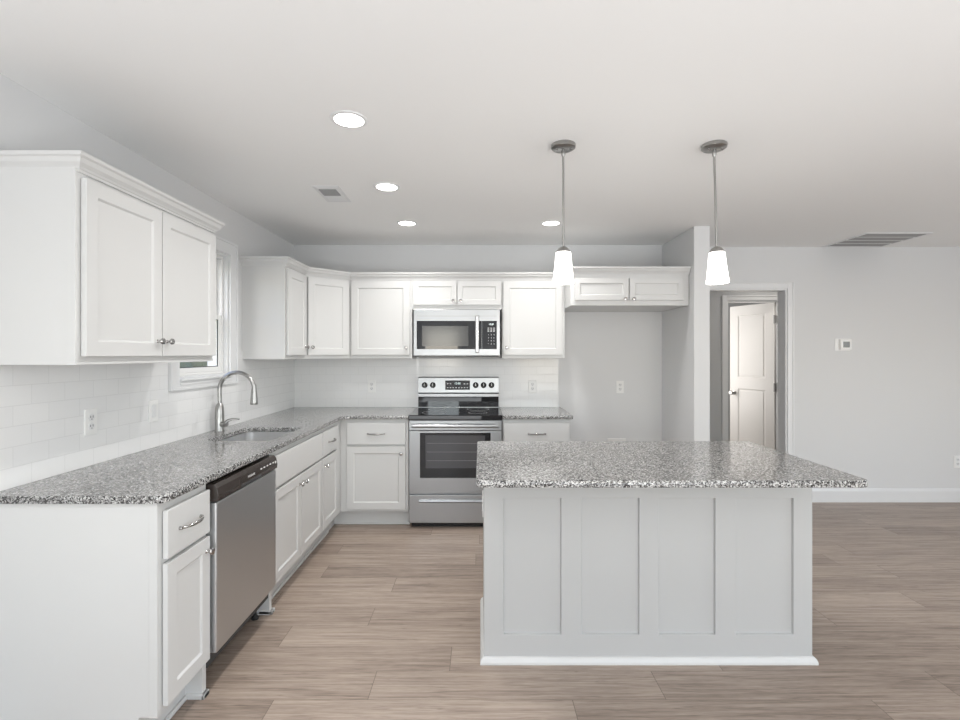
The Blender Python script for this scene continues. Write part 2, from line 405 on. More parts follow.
for z in (0.22, 1.02, 1.82):
    obj('hinge', B().box(-0.004, 0.012, -0.045, -0.030, z-0.045, z+0.045).lathe([(0, -0.05), (0.008, -0.05), (0.008, 0.05), (0, 0.05)], (0.004, -0.045, z), 'Z', 10), 'nickel', dr)
# baseboards
bprof = [(0, 0), (0.014, 0), (0.014, 0.105), (0.010, 0.118), (0.006, 0.130), (0, 0.130)]
def base(name, path): struct(name, B().sweep(path, bprof), 'trim')
base('baseboard_far', [(DX1+0.0602, RW), (RIGHT, RW)])
base('baseboard_right', [(RIGHT, RW-0.016), (RIGHT, REAR)])
base('baseboard_alcove', [(0.775, BW), (STX0, BW), (STX0, STY), (STX1, STY), (STX1, RW), (DX0-0.0602, RW)])
base('baseboard_left', [(LW, REAR), (LW, 1.70)])
base('baseboard_hall', [(HX1+0.0602, HY), (4.6, HY)])
base('baseboard_hall_left', [(1.72, HY), (HX0-0.0602, HY)])

# window on the left wall: casing, stool, jambs, two sashes with panes
def left_window():
    r = bpy.data.objects.new('window_1', None); col.objects.link(r); r['kind'] = 'structure'
    r.location = (LW, WY0, WZ0); r.rotation_euler = (0, 0, PI/2)        # local x = along the wall, local y = outwards
    W = WY1-WY0; H = WZ1-WZ0; cw = 0.09
    b = B()
    b.box(-cw, 0, -0.018, 0, -0.064, H+cw); b.box(W, W+cw, -0.018, 0, -0.064, H+cw); b.box(0, W, -0.018, 0, H, H+cw)
    b.box(-cw, -cw+0.016, -0.026, -0.018, -0.064, H+cw); b.box(W+cw-0.016, W+cw, -0.026, -0.018, -0.064, H+cw); b.box(-cw+0.016, W+cw-0.016, -0.026, -0.018, H+cw-0.016, H+cw)
    b.box(0, W, -0.018, 0, -0.064, -0.0); b.box(-cw+0.016, W+cw-0.016, -0.026, -0.018, -0.064, -0.048)
    obj('casing', b, 'trim', r, bevel=0.002)
    obj('apron_moulding', B().box(0, W, -0.034, -0.018, -0.012, 0.0).box(0, W, -0.024, -0.018, -0.036, -0.024), 'trim', r, bevel=0.002)
    b = B().box(0, 0.012, 0, 0.14, 0, H).box(W-0.012, W, 0, 0.14, 0, H).box(0.012, W-0.012, 0, 0.14, H-0.012, H).box(0.012, W-0.012, 0, 0.14, -0.002, 0.012)
    obj('jamb', b, 'trim', r)
    b = B().frame(0.012, W-0.012, 0.012, H-0.012, 0.018, 0.018, 0.022, 0.016, 0.030, 0.125)
    obj('vinyl_frame', b, 'plastic', r, bevel=0.002)
    mid = 0.402
    lo = obj('lower_sash', B().frame(0.030, W-0.030, 0.028, mid+0.012, 0.032, 0.032, 0.034, 0.032, 0.034, 0.060), 'plastic', r, bevel=0.003)
    up = obj('upper_sash', B().frame(0.030, W-0.030, mid-0.018, H-0.034, 0.032, 0.032, 0.036, 0.03, 0.064, 0.090), 'plastic', r, bevel=0.003)
    obj('pane', B().box(0.07, W-0.07, 0.046, 0.049, 0.060, mid-0.022), 'pane', lo)
    obj('gasket', B().frame(0.060, W-0.060, 0.058, mid-0.020, 0.007, 0.007, 0.007, 0.007, 0.040, 0.045), 'slot', lo)
    obj('gasket', B().frame(0.060, W-0.060, mid+0.011, H-0.069, 0.007, 0.007, 0.007, 0.007, 0.070, 0.075), 'slot', up)
    obj('pane', B().box(0.07, W-0.07, 0.076, 0.079, mid+0.01, H-0.068), 'pane', up)
    obj('sash_lock', B().box(W/2-0.025, W/2+0.025, 0.036, 0.056, mid+0.012, mid+0.024), 'plastic', r, bevel=0.003)
left_window()
# rear windows (behind the camera, they light the room and mirror in the steel)
def rear_window(name, x0, x1, z0, z1, n):
    r = bpy.data.objects.new(name, None); col.objects.link(r); r['kind'] = 'structure'; r.location = (0, REAR, 0)
    b = B().frame(x0-0.08, x1+0.08, z0-0.08 if z0 > 0 else 0, z1+0.08, 0.08, 0.08, 0.08, 0.08 if z0 > 0 else 0.0, 0.0, 0.018)
    obj('window_frame', b, 'trim', r)
    b = B(); wd = (x1-x0)/n
    for k in range(n): b.frame(x0+k*wd, x0+(k+1)*wd, z0, z1, 0.05, 0.05, 0.06, 0.08, -0.09, -0.04)
    obj('window_sash', b, 'trim', r)
rear_window('window_2', -1.4, -0.5, 0.8, 2.1, 1)
rear_window('window_3', 0.95, 3.45, 0.0, 2.12, 2)
r = bpy.data.objects.new('window_4', None); col.objects.link(r); r['kind'] = 'structure'; r.location = (RIGHT, 1.6, 0); r.rotation_euler = (0, 0, -PI/2)
obj('window_frame', B().frame(-0.08, 2.48, 0.57, 2.33, 0.08, 0.08, 0.08, 0.08, -0.018, 0.0), 'trim', r)
obj('window_sash', B().frame(0, 1.2, 0.65, 2.25, 0.05, 0.05, 0.05, 0.05, 0.04, 0.09).frame(1.2, 2.4, 0.65, 2.25, 0.05, 0.05, 0.05, 0.05, 0.04, 0.09), 'trim', r)
# outside: lawn and a hedge
g = obj('ground', B().box(-60, LW-0.16, -40, 60, -0.5, -0.4), 'grass'); g['kind'] = 'structure'
b = B()
for k in range(70):
    y = 2+k*0.42; hgt = 1.25+0.35*random.random()
    x = -9.5+random.uniform(-.4, .4)
    b.lathe([(0, -0.4), (0.5, -0.35), (0.7, 0.2), (0.62, hgt*0.7), (0.35, hgt), (0, hgt+0.08)], (x, y, 0), 'Z', 9)
h = obj('hedge', b, 'leaf', smooth=True); tag(h, 'green hedge line outside seen low through the left window', 'hedge'); h['kind'] = 'stuff'

# ------------------------------------------------------------ cabinet hardware
def knob(parent, x, z, y=-0.022):
    return obj('knob', B().lathe([(0.008, 0), (0.0055, 0.003), (0.005, 0.013), (0.011, 0.017), (0.0145, 0.022), (0.0125, 0.028), (0, 0.031)], (x, y, z), 'Y', 16), 'chrome', parent, smooth=True, label='chrome knob')
def pull(parent, x, z, y=-0.022, L=0.135):
    b = B(); pts = []; rr = []
    for k in range(17):
        t = k/16; a = -L/2+L*t
        pts.append((x+a, y-0.006-0.024*math.sin(PI*t)**0.6, z+0.004*math.cos(2*PI*t)*0-0.0)); rr.append(0.0042+0.0022*math.sin(PI*t))
    b.tube(pts, 0.005, 10, rr)
    for sgn in (-1, 1): b.lathe([(0.0075, 0), (0.007, 0.004), (0.0055, 0.010), (0, 0.012)], (x+sgn*L/2, y, z), 'Y', 12)
    return obj('pull_handle', b, 'chrome', parent, smooth=True, label='arched chrome pull')
crown_prof = [(0, 2.062), (0.007, 2.062), (0.009, 2.070), (0.013, 2.073), (0.016, 2.079), (0.028, 2.090), (0.035, 2.105), (0.043, 2.110), (0.045, 2.122), (0, 2.122)]
def zshift(prof, dz): return [(o, z-dz) for o, z in prof]
UB, UT = 1.374, 2.075      # upper cabinets bottom / top of box
UD = 0.318
G = 0.001            # hairline gap to the walls
gU = 'white upper wall cabinets'
def upper(label, loc, rotz, W, z0, doors, knobs, D=UD, rails=(0.012, 0.03, 0.030), fr=0.055, zt=UT):
    """loc = front-left-bottom corner seen from the front; doors = [(x0,x1)], knobs = [(x,z)]"""
    t = thing('upper_cabinet', label, 'cabinet', (loc[0], loc[1], z0), rotz, gU)
    H = zt-z0
    obj('cabinet_box', B().box(0.0003, W-0.0003, 0.0, D-G, 0, H), 'cab', t, bevel=0.0015)
    for i, (a, c) in enumerate(doors):
        d = obj('door', B().panel(a, c, rails[1], H-rails[2], t=0.019, fr=fr, y=-0.003), 'cab', t, bevel=0.0015)
        if knobs[i]: knob(d, knobs[i][0], knobs[i][1])
    return t
FX = LW+UD           # face of the wall cabinets on the left wall
FY = BW-UD           # face of the wall cabinets on the back wall
# near cabinet on the left wall
W = 0.894
t = upper('white two-door wall cabinet hung nearest on the left wall, before the window', (FX, 1.734), PI/2, W, UB,
      [(0.022, 0.442), (0.448, W-0.008)], [(0.412, 0.095), (0.476, 0.095)])
obj('crown_moulding', B().sweep([(0.016, UD-G), (0.016, 0.0), (W, 0.0), (W, UD-G)], zshift(crown_prof, UB)), 'cab', t)
obj('light_rail', B().box(0, W, -0.004, 0.0, 0, 0.012), 'cab', t, bevel=0.001)
# narrow cabinet left of the corner
t_narrow = upper('narrow white wall cabinet on the left wall just right of the window', (FX, 3.600), PI/2, 0.404, UB, [(0.016, 0.390)], [(0.362, 0.095)])
# diagonal corner cabinet
cx, cy = FX, BW-0.61
corner_t = t = thing('corner_cabinet', 'white diagonal wall cabinet filling the corner above the counter', 'cabinet', (cx, cy, UB), 0, gU)
L = 0.413
pts = [(X-cx, Y-cy) for X, Y in ((FX, cy), (LW+0.61, FY), (LW+0.61, BW-G), (LW+G, BW-G), (LW+G, cy))]
obj('cabinet_box', B().prism(pts, 0, UT-UB), 'cab', t, bevel=0.0015)
d = obj('door', B().panel(0.022, L-0.022, 0.03, UT-UB-0.030, t=0.019, y=-0.003), 'cab', t, bevel=0.0015); knob(d, 0.05, 0.095)
d.rotation_euler = (0, 0, PI/4)
XR = LW+0.61
W1 = 0.547
t_l = upper('white single-door wall cabinet directly left of the microwave', (XR, FY), 0, W1, UB, [(0.018, W1-0.02)], [(W1-0.05, 0.095)])
W2 = 0.786
t_m = upper('short two-door white wall cabinet directly above the microwave', (XR+W1, FY), 0, W2, 1.806, [(0.012, W2/2-0.004), (W2/2+0.004, W2-0.012)],
      [(W2/2-0.032, 0.07), (W2/2+0.032, 0.07)], rails=(0, 0.036, 0.030), fr=0.042)
W3 = 0.55
t_r = upper('white single-door wall cabinet directly right of the microwave', (XR+W1+W2, FY), 0, W3, UB, [(0.012, W3-0.022)], [(0.04, 0.095)])
XE = XR+W1+W2+W3     # 0.742
cpath = [(LW+G, 3.600), (FX, 3.600), (FX, cy), (XR, FY), (XR+W1, FY), (XR+W1+W2, FY), (XE, FY)]
for par, lo, hi, rz in ((t_narrow, 0, 2, 1), (corner_t, 2, 3, 0), (t_l, 3, 4, 0), (t_m, 4, 5, 0), (t_r, 5, 6, 0)):
    bb = B().sweep(cpath, crown_prof, lo=lo, hi=hi, off=par.location)
    if rz:
        for v in bb.bm.verts: v.co = Matrix.Rotation(-PI/2, 3, 'Z') @ v.co
    obj('crown_moulding', bb, 'cab', par)
# over-fridge cabinet
WF = STX0-XE-0.004; DF = 0.60
t = upper('deep two-door white cabinet high over the empty refrigerator alcove', (XE+0.001, BW-DF), 0, WF, 1.81, [(0.03, 0.468), (0.478, 0.918)],
      [(0.438, 0.05), (0.508, 0.05)], D=DF, rails=(0, 0.042, 0.042), fr=0.042)
obj('crown_moulding', B().sweep([(0, DF-UD-0.049), (0, 0), (WF, 0)], zshift(crown_prof, 1.81)), 'cab', t)

# ------------------------------------------------------------ base cabinets
BF = LW+0.61        # -1.141, face of the left run
BFY = BW-0.61       # 4.004, face of the back run
CB = 0.885          # underside of the stone
gB = 'white base cabinets'
DRT, DRB, DOT, DOB = 0.852, 0.676, 0.660, 0.150
def base_cab(label, loc, rotz, W, drawers, doors, knobs, pulls, D=0.61, top=CB, tx0=0.0, box=None):
    t = thing('base_cabinet', label, 'cabinet', (loc[0], loc[1], 0), rotz, gB)
    b = box or B().box(0.0003, W-0.0003, 0, D-G, 0.125, top-0.0005)
    obj('cabinet_box', b, 'cab', t, bevel=0.0015)
    obj('toe_kick', B().box(tx0, W, 0.068, 0.08, 0, 0.125), 'cab', t)
    obj('shoe_moulding', B().box(tx0*0.7, W, 0.054, 0.068, 0, 0.018), 'cab', t, bevel=0.006)
    for a, c, p in drawers:
        d = obj('drawer_front' if p else 'false_front', B().panel(a, c, DRB, DRT, t=0.019, y=-0.003, rects=[]), 'cab', t, bevel=0.003)
        if p: pull(d, (a+c)/2, (DRB+DRT)/2)
    for i, (a, c) in enumerate(doors):
        d = obj('door', B().panel(a, c, DOB, DOT, t=0.019, y=-0.003), 'cab', t, bevel=0.0015); knob(d, *knobs[i])
    return t
def end_leg(t, x0, x1):
    obj('end_leg', B().box(x0, x1, 0.0, 0.068, 0, 0.125), 'cab', t)
    obj('leg_shoe', B().box(x0-0.012 if x0 > 0.1 else x0, x1, -0.016, -0.0, 0, 0.022).box(x0-0.012 if x0 > 0.1 else x0, x1 if x0 > .1 else x1+.012, -0.016, 0.06, 0, 0.022), 'cab', t, bevel=0.005)
# nearest, with the end panel facing the camera
Y0 = 1.742; Wn = 0.298
b = B().box(0.0, Wn, 0, 0.61, 0.125, CB)
t = base_cab('narrow white base cabinet at the near end of the counter, left of the dishwasher', (BF, Y0), PI/2, Wn, [(0.014, Wn-0.008, 1)], [(0.014, Wn-0.008)], [(Wn-0.035, 0.605)], None)
obj('end_panel', B().box(-0.006, -0.0, 0.0, 0.61, 0.125, CB).box(-0.006, 0.0, 0.068, 0.61, 0.0, 0.125), 'cab', t)
obj('corner_stile', B().box(-0.010, -0.006, 0.0, 0.03, 0.125, CB), 'cab', t, bevel=0.001)
end_leg(t, Wn-0.03, Wn)
# sink base: two doors under a false front
YS = 2.652; Ws = 0.842
b = B().box(0, 0.02, 0, 0.609, 0.125, CB).box(Ws-0.02, Ws-0.0005, 0, 0.609, 0.125, CB).box(0.02, Ws-0.02, 0.59, 0.609, 0.125, CB).box(0.02, Ws-0.02, 0.0, 0.59, 0.125, 0.145)
b.box(0.02, Ws-0.02, 0, 0.02, 0.145, CB)
t = base_cab('white two-door sink base cabinet with plain false front beyond the dishwasher', (BF, YS), PI/2, Ws, [(0.014, Ws-0.010, 0)],
     [(0.014, Ws/2-0.003), (Ws/2+0.003, Ws-0.010)], [(Ws/2-0.035, 0.605), (Ws/2+0.035, 0.605)], None, box=b)
end_leg(t, 0, 0.03)
# drawer and door next to the inner corner
YD = YS+Ws; Wd = 0.385
b = B().box(0, BW-YD-G, 0.0, 0.609, 0.125, CB)
t = base_cab('white drawer-and-door base cabinet between sink cabinet and inner corner', (BF, YD), PI/2, Wd, [(0.010, Wd-0.012, 1)], [(0.010, Wd-0.012)], [(0.045, 0.605)], None, box=b)
obj('corner_filler', B().box(Wd, BFY-YD+0.08, 0.068, 0.08, 0, 0.125).box(BFY-YD+0.068, BFY-YD+0.08, 0.0, 0.068, 0, 0.125), 'cab', t)
# back run
RX0, RX1 = -0.578, 0.178
Wb = (RX0-0.006)-BF
t = base_cab('white drawer-and-door base cabinet directly left of the range', (BF, BFY), 0, Wb, [(0.058, Wb-0.022, 1)], [(0.058, Wb-0.022)], [(Wb-0.055, 0.605)], None)
for o in t.children:
    pass
Wr = 0.742-(RX1+0.006)
t = base_cab('white base cabinet right of the range, half hidden behind the island', (RX1+0.006, BFY), 0, Wr, [(0.012, Wr-0.014, 1)], [(0.012, Wr-0.014)], [(0.05, 0.605)], None)

# ------------------------------------------------------------ stone tops
def arc_pts(pts, radii):
    out = []; n = len(pts)
    for i in range(n):
        p = Vector(pts[i]); r = radii[i]
        if r <= 0: out.append(tuple(p)); continue
        a = (Vector(pts[i-1])-p).normalized(); c = (Vector(pts[(i+1) % n])-p).normalized()
        p0, p1 = p+a*r, p+c*r; ctr = p+a*r+c*r
        for k in range(9):
            t = k/8*PI/2
            out.append(tuple(ctr - c*r*math.cos(t) - a*r*math.sin(t)))
    return out
def slab(name, outlines, z0, z1, bev=0.004):
    cu = bpy.data.curves.new(name, 'CURVE'); cu.dimensions = '2D'; cu.fill_mode = 'BOTH'
    cu.extrude = (z1-z0)/2-bev; cu.bevel_depth = bev; cu.bevel_resolution = 2; cu.offset = -bev
    for pts in outlines:
        s = cu.splines.new('POLY'); s.points.add(len(pts)-1); s.use_cyclic_u = True
        for p, q_ in zip(s.points, pts): p.co = (q_[0], q_[1], 0, 1)
    t = bpy.data.objects.new(name, cu); col.objects.link(t)
    me = bpy.data.meshes.new_from_object(t.evaluated_get(bpy.context.evaluated_depsgraph_get())); bpy.data.objects.remove(t)
    me.transform(Matrix.Translation((0, 0, (z0+z1)/2))); me.materials.clear(); me.materials.append(M['granite'])
    o = bpy.data.objects.new(name, me); col.objects.link(o); return o
CX = LW+0.640; CY = BW-0.648
SX0, SX1, SY0, SY1 = -1.585, -1.205, 2.82, 3.33
hole = arc_pts([(SX0, SY0), (SX1, SY0), (SX1, SY1), (SX0, SY1)], [0.05]*4)
outer = arc_pts([(LW, 1.72), (CX, 1.72), (CX, CY), (RX0-0.003, CY), (RX0-0.003, BW), (LW, BW)], [0, 0.035, 0.07, 0.004, 0, 0])
o = slab('countertop', [outer, hole[::-1]], CB, CT)
tag(o, 'L-shaped speckled grey granite countertop along the left and back walls', 'countertop')
o = slab('countertop', [arc_pts([(RX1+0.003, CY), (0.757, CY), (0.757, BW), (RX1+0.003, BW)], [0.004, 0.02, 0, 0])], CB, CT)
tag(o, 'short speckled granite countertop right of the range', 'countertop')
IX0, IX1, IY0, IY1 = -0.016, 1.543, 1.931, 2.811
o = slab('countertop', [arc_pts([(IX0, IY0), (IX1, IY0), (IX1, IY1), (IX0, IY1)], [0.03]*4)], CB, CT)
tag(o, 'rectangular speckled granite countertop lying on the kitchen island', 'countertop')

# ------------------------------------------------------------ island
PX0, PX1, PY0, PY1 = 0.018, 1.520, 2.241, 2.785
t = thing('kitchen_island', 'pale grey-white kitchen island base with four sunk panels, under its granite top', 'island', (PX0, PY0, 0))
Wi = PX1-PX0; Di = PY1-PY0
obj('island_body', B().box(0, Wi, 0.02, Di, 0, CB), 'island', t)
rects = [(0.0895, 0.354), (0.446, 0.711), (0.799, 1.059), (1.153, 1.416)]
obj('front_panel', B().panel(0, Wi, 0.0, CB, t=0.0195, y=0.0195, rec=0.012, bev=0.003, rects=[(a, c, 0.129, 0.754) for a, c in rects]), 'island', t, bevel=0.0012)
sp = [(0, 0), (0.017, 0), (0.017, 0.010), (0.012, 0.024), (0.006, 0.030), (0, 0.031)]
obj('shoe_moulding', B().sweep([(0.0, Di), (0.0, 0.0), (Wi, 0.0), (Wi, Di)], sp), 'cab', t, smooth=False, label='white shoe moulding')
b = B().box(0.006, Wi-0.006, Di, Di+0.0, 0.1, 0.1001) if 0 else None
for k in range(3):      # doors on the kitchen side
    a = 0.012+k*Wi/3; c = (k+1)*Wi/3-0.012
    o = obj('door', B().panel(-c, -a, 0.15, 0.86, t=0.019, y=-0.0005), 'cab', t, bevel=0.0015); o.location = (0, Di, 0); o.rotation_euler = (0, 0, PI)
    knob(o, -c+0.04, 0.80)

# ------------------------------------------------------------ backsplashes
b = B(); T = 0.008
pts = [(1.72, CT), (4.614, CT), (4.614, UB), (3.600, UB), (3.600, 1.438), (WY1+0.0925, 1.438), (WY1+0.0925, WZ0-0.0645), (WY0-0.0925, WZ0-0.0645), (WY0-0.0925, 1.438), (2.631, 1.438), (2.631, UB), (1.72, UB)]
b.extr([(LW+0.0005, y, z-(0.001 if z == UB else 0)) for y, z in pts], (T-0.0005, 0, 0))
o = obj('backsplash', b, 'tile_Y'); tag(o, 'white subway tile backsplash on the left wall under the window', 'backsplash')
b = B(); b.extr([(x, BW-T, z-(0.001 if z == UB else 0)) for x, z in ((LW+T, CT), (0.736, CT), (0.736, UB), (LW+T, UB))], (0, T-0.0005, 0))
bs = obj('backsplash', b, 'tile_X'); tag(bs, 'white subway tile backsplash on the back wall behind the range', 'backsplash')
obj('edge_trim', B().box(0.736, 0.744, BW-0.011, BW-0.0005, CT, UB-0.001), 'trim', bs)

# ------------------------------------------------------------ sink and faucet
def ring(inset, r):
    return arc_pts([(SX0+inset, SY0+inset), (SX1-inset, SY0+inset), (SX1-inset, SY1-inset), (SX0+inset, SY1-inset)], [r]*4)
t = thing('sink', 'undermount stainless steel sink bowl set in the left countertop', 'sink', (0, 0, 0))
b = B(); rings = []
for ins, r, z in ((-0.02, 0.07, CB-0.001), (0.003, 0.05, CB-0.001), (0.006, 0.05, 0.74), (0.012, 0.05, 0.71), (0.04, 0.045, 0.695), (0.16, 0.02, 0.690)):
    rings.append([b.bm.verts.new((x, y, z)) for x, y in ring(ins, r)])
for a, c in zip(rings, rings[1:]):
    for k in range(len(a)): j = (k+1) % len(a); b.bm.faces.new((a[k], a[j], c[j], c[k]))
b.bm.faces.new(rings[-1])
o = obj('bowl', b, 'sink', t, smooth=True); md = o.modifiers.new('s', 'SOLIDIFY'); md.thickness = 0.0015; md.offset = -1
obj('drain', B().lathe([(0, 0.692), (0.030, 0.692), (0.044, 0.694), (0.044, 0.690), (0, 0.690)], ((SX0+SX1)/2, (SY0+SY1)/2, 0), 'Z'), 'chrome', t, smooth=True)
fx, fy = -1.688, 3.176
t = thing('faucet', 'tall brushed nickel gooseneck faucet with pull-down spray head behind the sink', 'faucet', (fx, fy, CT))
obj('body', B().lathe([(0, 0), (0.029, 0), (0.030, 0.004), (0.0275, 0.010), (0.0275, 0.10), (0.0255, 0.15), (0.020, 0.170), (0.0135, 0.182), (0, 0.182)]), 'nickel', t, smooth=True)
pts = [(0, 0, 0.17), (0, 0, 0.22), (0, 0, 0.27)]; R = 0.112
for k in range(1, 19):
    a = PI-(k/18)*PI*0.97; pts.append((R+R*math.cos(a), -0.0, 0.27+R*0.98*math.sin(a)))
obj('gooseneck', B().tube(pts, 0.0125, 14), 'nickel', t, smooth=True)
e = Vector(pts[-1])
obj('spray_head', B().lathe([(0, 0.02), (0.0135, 0.02), (0.014, 0.0), (0.018, -0.03), (0.023, -0.090), (0.0245, -0.104), (0.0225, -0.108), (0, -0.108)], (e.x, e.y, e.z), 'Z'), 'nickel', t, smooth=True)
b = B().tube([(0.0, -0.0, 0.045), (0.035, -0.016, 0.046), (0.056, -0.024, 0.047)], 0.018, 14)
b.tube([(0.045, -0.02, 0.050), (0.062, -0.012, 0.070), (0.085, 0.0, 0.077), (0.125, 0.01, 0.076)], 0.006, 10, [0.014, 0.010, 0.007, 0.006])
obj('lever', b, 'nickel', t, smooth=True)

# ------------------------------------------------------------ dishwasher
t = thing('dishwasher', 'stainless steel dishwasher with dark control panel in the left base run', 'dishwasher', (-1.100, 2.046, 0), PI/2)
Wd = 0.598; PR = 0.041     # local x along the run, face at y=0, cabinets' face at y=PR
obj('tub', B().box(0.004, Wd-0.004, PR, 0.60, 0.10, 0.868), 'slot', t)
obj('door', B().box(0.0, Wd, 0.0, PR+0.02, 0.162, 0.792), 'steel_dw', t, bevel=0.006)
prof = [(PR+0.02, 0.795), (0.004, 0.795), (-0.006, 0.800), (-0.008, 0.82), (-0.002, 0.852), (0.010, 0.868), (PR+0.02, 0.868)]
b = B().extr([(0.0, y, z) for y, z in prof], (Wd, 0, 0))
cp = obj('control_panel', b, 'brown', t, bevel=0.002)
obj('handle_pocket', B().box(0.20, 0.40, -0.0092, -0.003, 0.800, 0.815), 'slot', cp, bevel=0.002)
text_mesh('lettering', 'FRIGIDAIRE', 0.014, 'mark', cp, (0.30, -0.0066, 0.833))
for k in range(5): obj('button', B().box(0.40+k*0.035, 0.415+k*0.035, -0.0062, -0.001, 0.835, 0.841), 'mark', cp)
obj('indicator', B().lathe([(0.007, 0), (0.007, 0.004), (0, 0.004)], (0.575, -0.0035, 0.835), 'Y', 12), 'mark', cp)
obj('kick_plate', B().box(0.004, Wd-0.004, 0.13, 0.14, 0.0, 0.12), 'rubber', t)
for x in (0.03, Wd-0.03): obj('foot', B().lathe([(0, 0), (0.018, 0), (0.018, 0.012), (0.008, 0.02), (0.008, 0.10), (0, 0.10)], (x, 0.10, 0), 'Z', 12), 'rubber', t)

# ------------------------------------------------------------ range
RF = 3.965
t = thing('electric_range', 'freestanding stainless steel electric range with black glass cooktop and oven', 'range', (RX0, RF, 0))
W = RX1-RX0; D = BW-RF-0.012
obj('body', B().box(0.002, W-0.002, 0.03, D, 0.04, 0.885), 'steel', t)
obj('base_skirt', B().box(0.02, W-0.02, 0.05, D, 0.0, 0.04), 'black', t)
obj('cooktop', B().box(-0.001, W+0.001, -0.004, D-0.055, 0.875, 0.918), 'blackglass', t, bevel=0.005)
for x, y, r in ((0.19, 0.17, 0.10), (0.56, 0.17, 0.08), (0.19, 0.43, 0.075), (0.56, 0.43, 0.10)):
    obj('burner_ring', B().lathe([(r, 0), (r, 0.0006), (r-0.004, 0.0006), (r-0.004, 0), (r, 0)], (x, y, 0.918), 'Z', 40), 'grey', t)
obj('handle_panel', B().box(0.003, W-0.003, 0.004, 0.03, 0.795, 0.874), 'steel', t, bevel=0.003)
b = B().tube([(0.03, -0.035, 0.835), (W/2, -0.041, 0.835), (W-0.03, -0.035, 0.835)], 0.015, 16)
for x in (0.05, W-0.05): b.box(x-0.012, x+0.012, -0.036, 0.006, 0.826, 0.845)
# oven door with its window
od = obj('oven_door', B().box(0.003, W-0.003, 0.0, 0.03, 0.283, 0.792), 'steel', t, bevel=0.004)
obj('handle', b, 'steel', od, smooth=True)
obj('window_surround', B().box(0.092, W-0.092, -0.003, 0.001, 0.41, 0.775), 'blackglass', od, bevel=0.002)
obj('window_glass', B().box(0.137, W-0.137, -0.0042, -0.0025, 0.490, 0.755), 'greyglass', od)
b = B()
for z in (0.55, 0.62, 0.69): b.box(0.15, W-0.15, -0.0048, -0.0040, z, z+0.0015)
obj('oven_rack', b, 'grey', od)
sd = obj('storage_drawer', B().box(0.003, W-0.003, 0.0, 0.03, 0.045, 0.272), 'steel', t, bevel=0.004)
obj('finger_groove', B().extr([(0.085, -0.0, 0.240), (0.085, -0.016, 0.234), (0.085, -0.018, 0.222), (0.085, -0.006, 0.210), (0.085, 0.0, 0.208)], (W-0.17, 0, 0)), 'steel', sd)
# backguard
yb = D-0.055
bg_ = obj('backguard', B().extr([(0.004, D, 0.885), (0.004, yb-0.0, 0.885), (0.004, yb-0.0, 1.045), (0.004, yb-0.018, 1.055), (0.004, yb-0.004, 1.192), (0.004, yb+0.01, 1.200), (0.004, D, 1.200)], (W-0.008, 0, 0)), 'steel', t, bevel=0.002)
obj('lower_glass', B().box(0.006, W-0.006, yb-0.006, yb-0.0005, 0.922, 1.018), 'blackglass', bg_, bevel=0.001)
sl = lambda z: yb-0.018+(z-1.055)/(1.192-1.055)*0.014
obj('display', B().box(0.257, 0.485, sl(1.12)-0.006, sl(1.12)+0.006, 1.082, 1.168), 'blackglass', bg_, bevel=0.002)
text_mesh('clock_digits', '12:00', 0.026, 'led', bg_, (0.37, sl(1.12)-0.0066, 1.140))
for i in range(8):
    for j in range(2):
        if 2 <= i <= 5 and j == 1: continue
        obj('touch_key', B().box(0.272+i*0.026, 0.286+i*0.026, sl(1.12)-0.0068, sl(1.12)-0.0058, 1.098+j*0.036, 1.106+j*0.036), 'mark', bg_)
for x in (0.066, 0.141, 0.538, 0.611, 0.684):
    k = obj('control_knob', B().lathe([(0.027, -0.002), (0.027, 0.004), (0.021, 0.008), (0.019, 0.026), (0.016, 0.029), (0, 0.029)], (x, sl(1.125)-0.001, 1.125), 'Y', 24), 'black', bg_, smooth=True)
    obj('pointer', B().box(x-0.002, x+0.002, sl(1.125)-0.0315, sl(1.125)-0.028, 1.118, 1.142), 'mark', k)

# ------------------------------------------------------------ microwave
MWX0, MWX1, MWY = -0.575, 0.173, 4.235
t = thing('microwave', 'stainless over-the-range microwave with black window between the wall cabinets', 'microwave', (MWX0, MWY, 1.393))
W = MWX1-MWX0; H = 0.408; D = BW-MWY-0.009
obj('body', B().box(0, W, 0.02, D, 0.004, H), 'steel', t)
obj('bottom_grille', B().box(0.01, W-0.01, 0.03, D-0.02, -0.004, 0.004), 'black', t)
obj('front_frame', B().box(0, W, 0.0, 0.02, 0.006, H-0.002), 'steel', t, bevel=0.004)
obj('vent_strip', B().box(0.03, W-0.03, -0.0012, 0.001, 0.346, 0.350), 'grey', t)
gl = obj('door_glass', B().box(0.028, 0.590, -0.004, 0.001, 0.062, 0.306), 'blackglass', t, bevel=0.001)
obj('window_mesh', B().box(0.075, 0.475, -0.005, -0.0035, 0.088, 0.262), 'mesh', gl)
kp = obj('keypad', B().box(0.592, W-0.028, -0.004, 0.001, 0.062, 0.306), 'blackglass', t, bevel=0.001)
keys = ['1', '2', '3', '4', '5', '6', '7', '8', '9', '*', '0', '#']
for i, c in enumerate(keys):
    text_mesh('key_'+'digit', c, 0.015, 'mark', kp, (0.648+(i % 3)*0.024, -0.0046, 0.185-(i//3)*0.026))
text_mesh('clock_digits', '12:00', 0.020, 'led', kp, (0.672, -0.0046, 0.276))
for j in range(4):
    for i in range(3):
        obj('touch_key', B().box(0.640+i*0.024, 0.655+i*0.024, -0.0046, -0.0038, 0.212+j*0.010, 0.216+j*0.010), 'mark', kp)
b = B().box(0.536, 0.566, -0.050, -0.036, 0.030, 0.350)
for z in (0.05, 0.325): b.box(0.542, 0.560, -0.038, 0.0, z-0.012, z+0.012)
obj('handle', b, 'handle', t, bevel=0.006, seg=3)

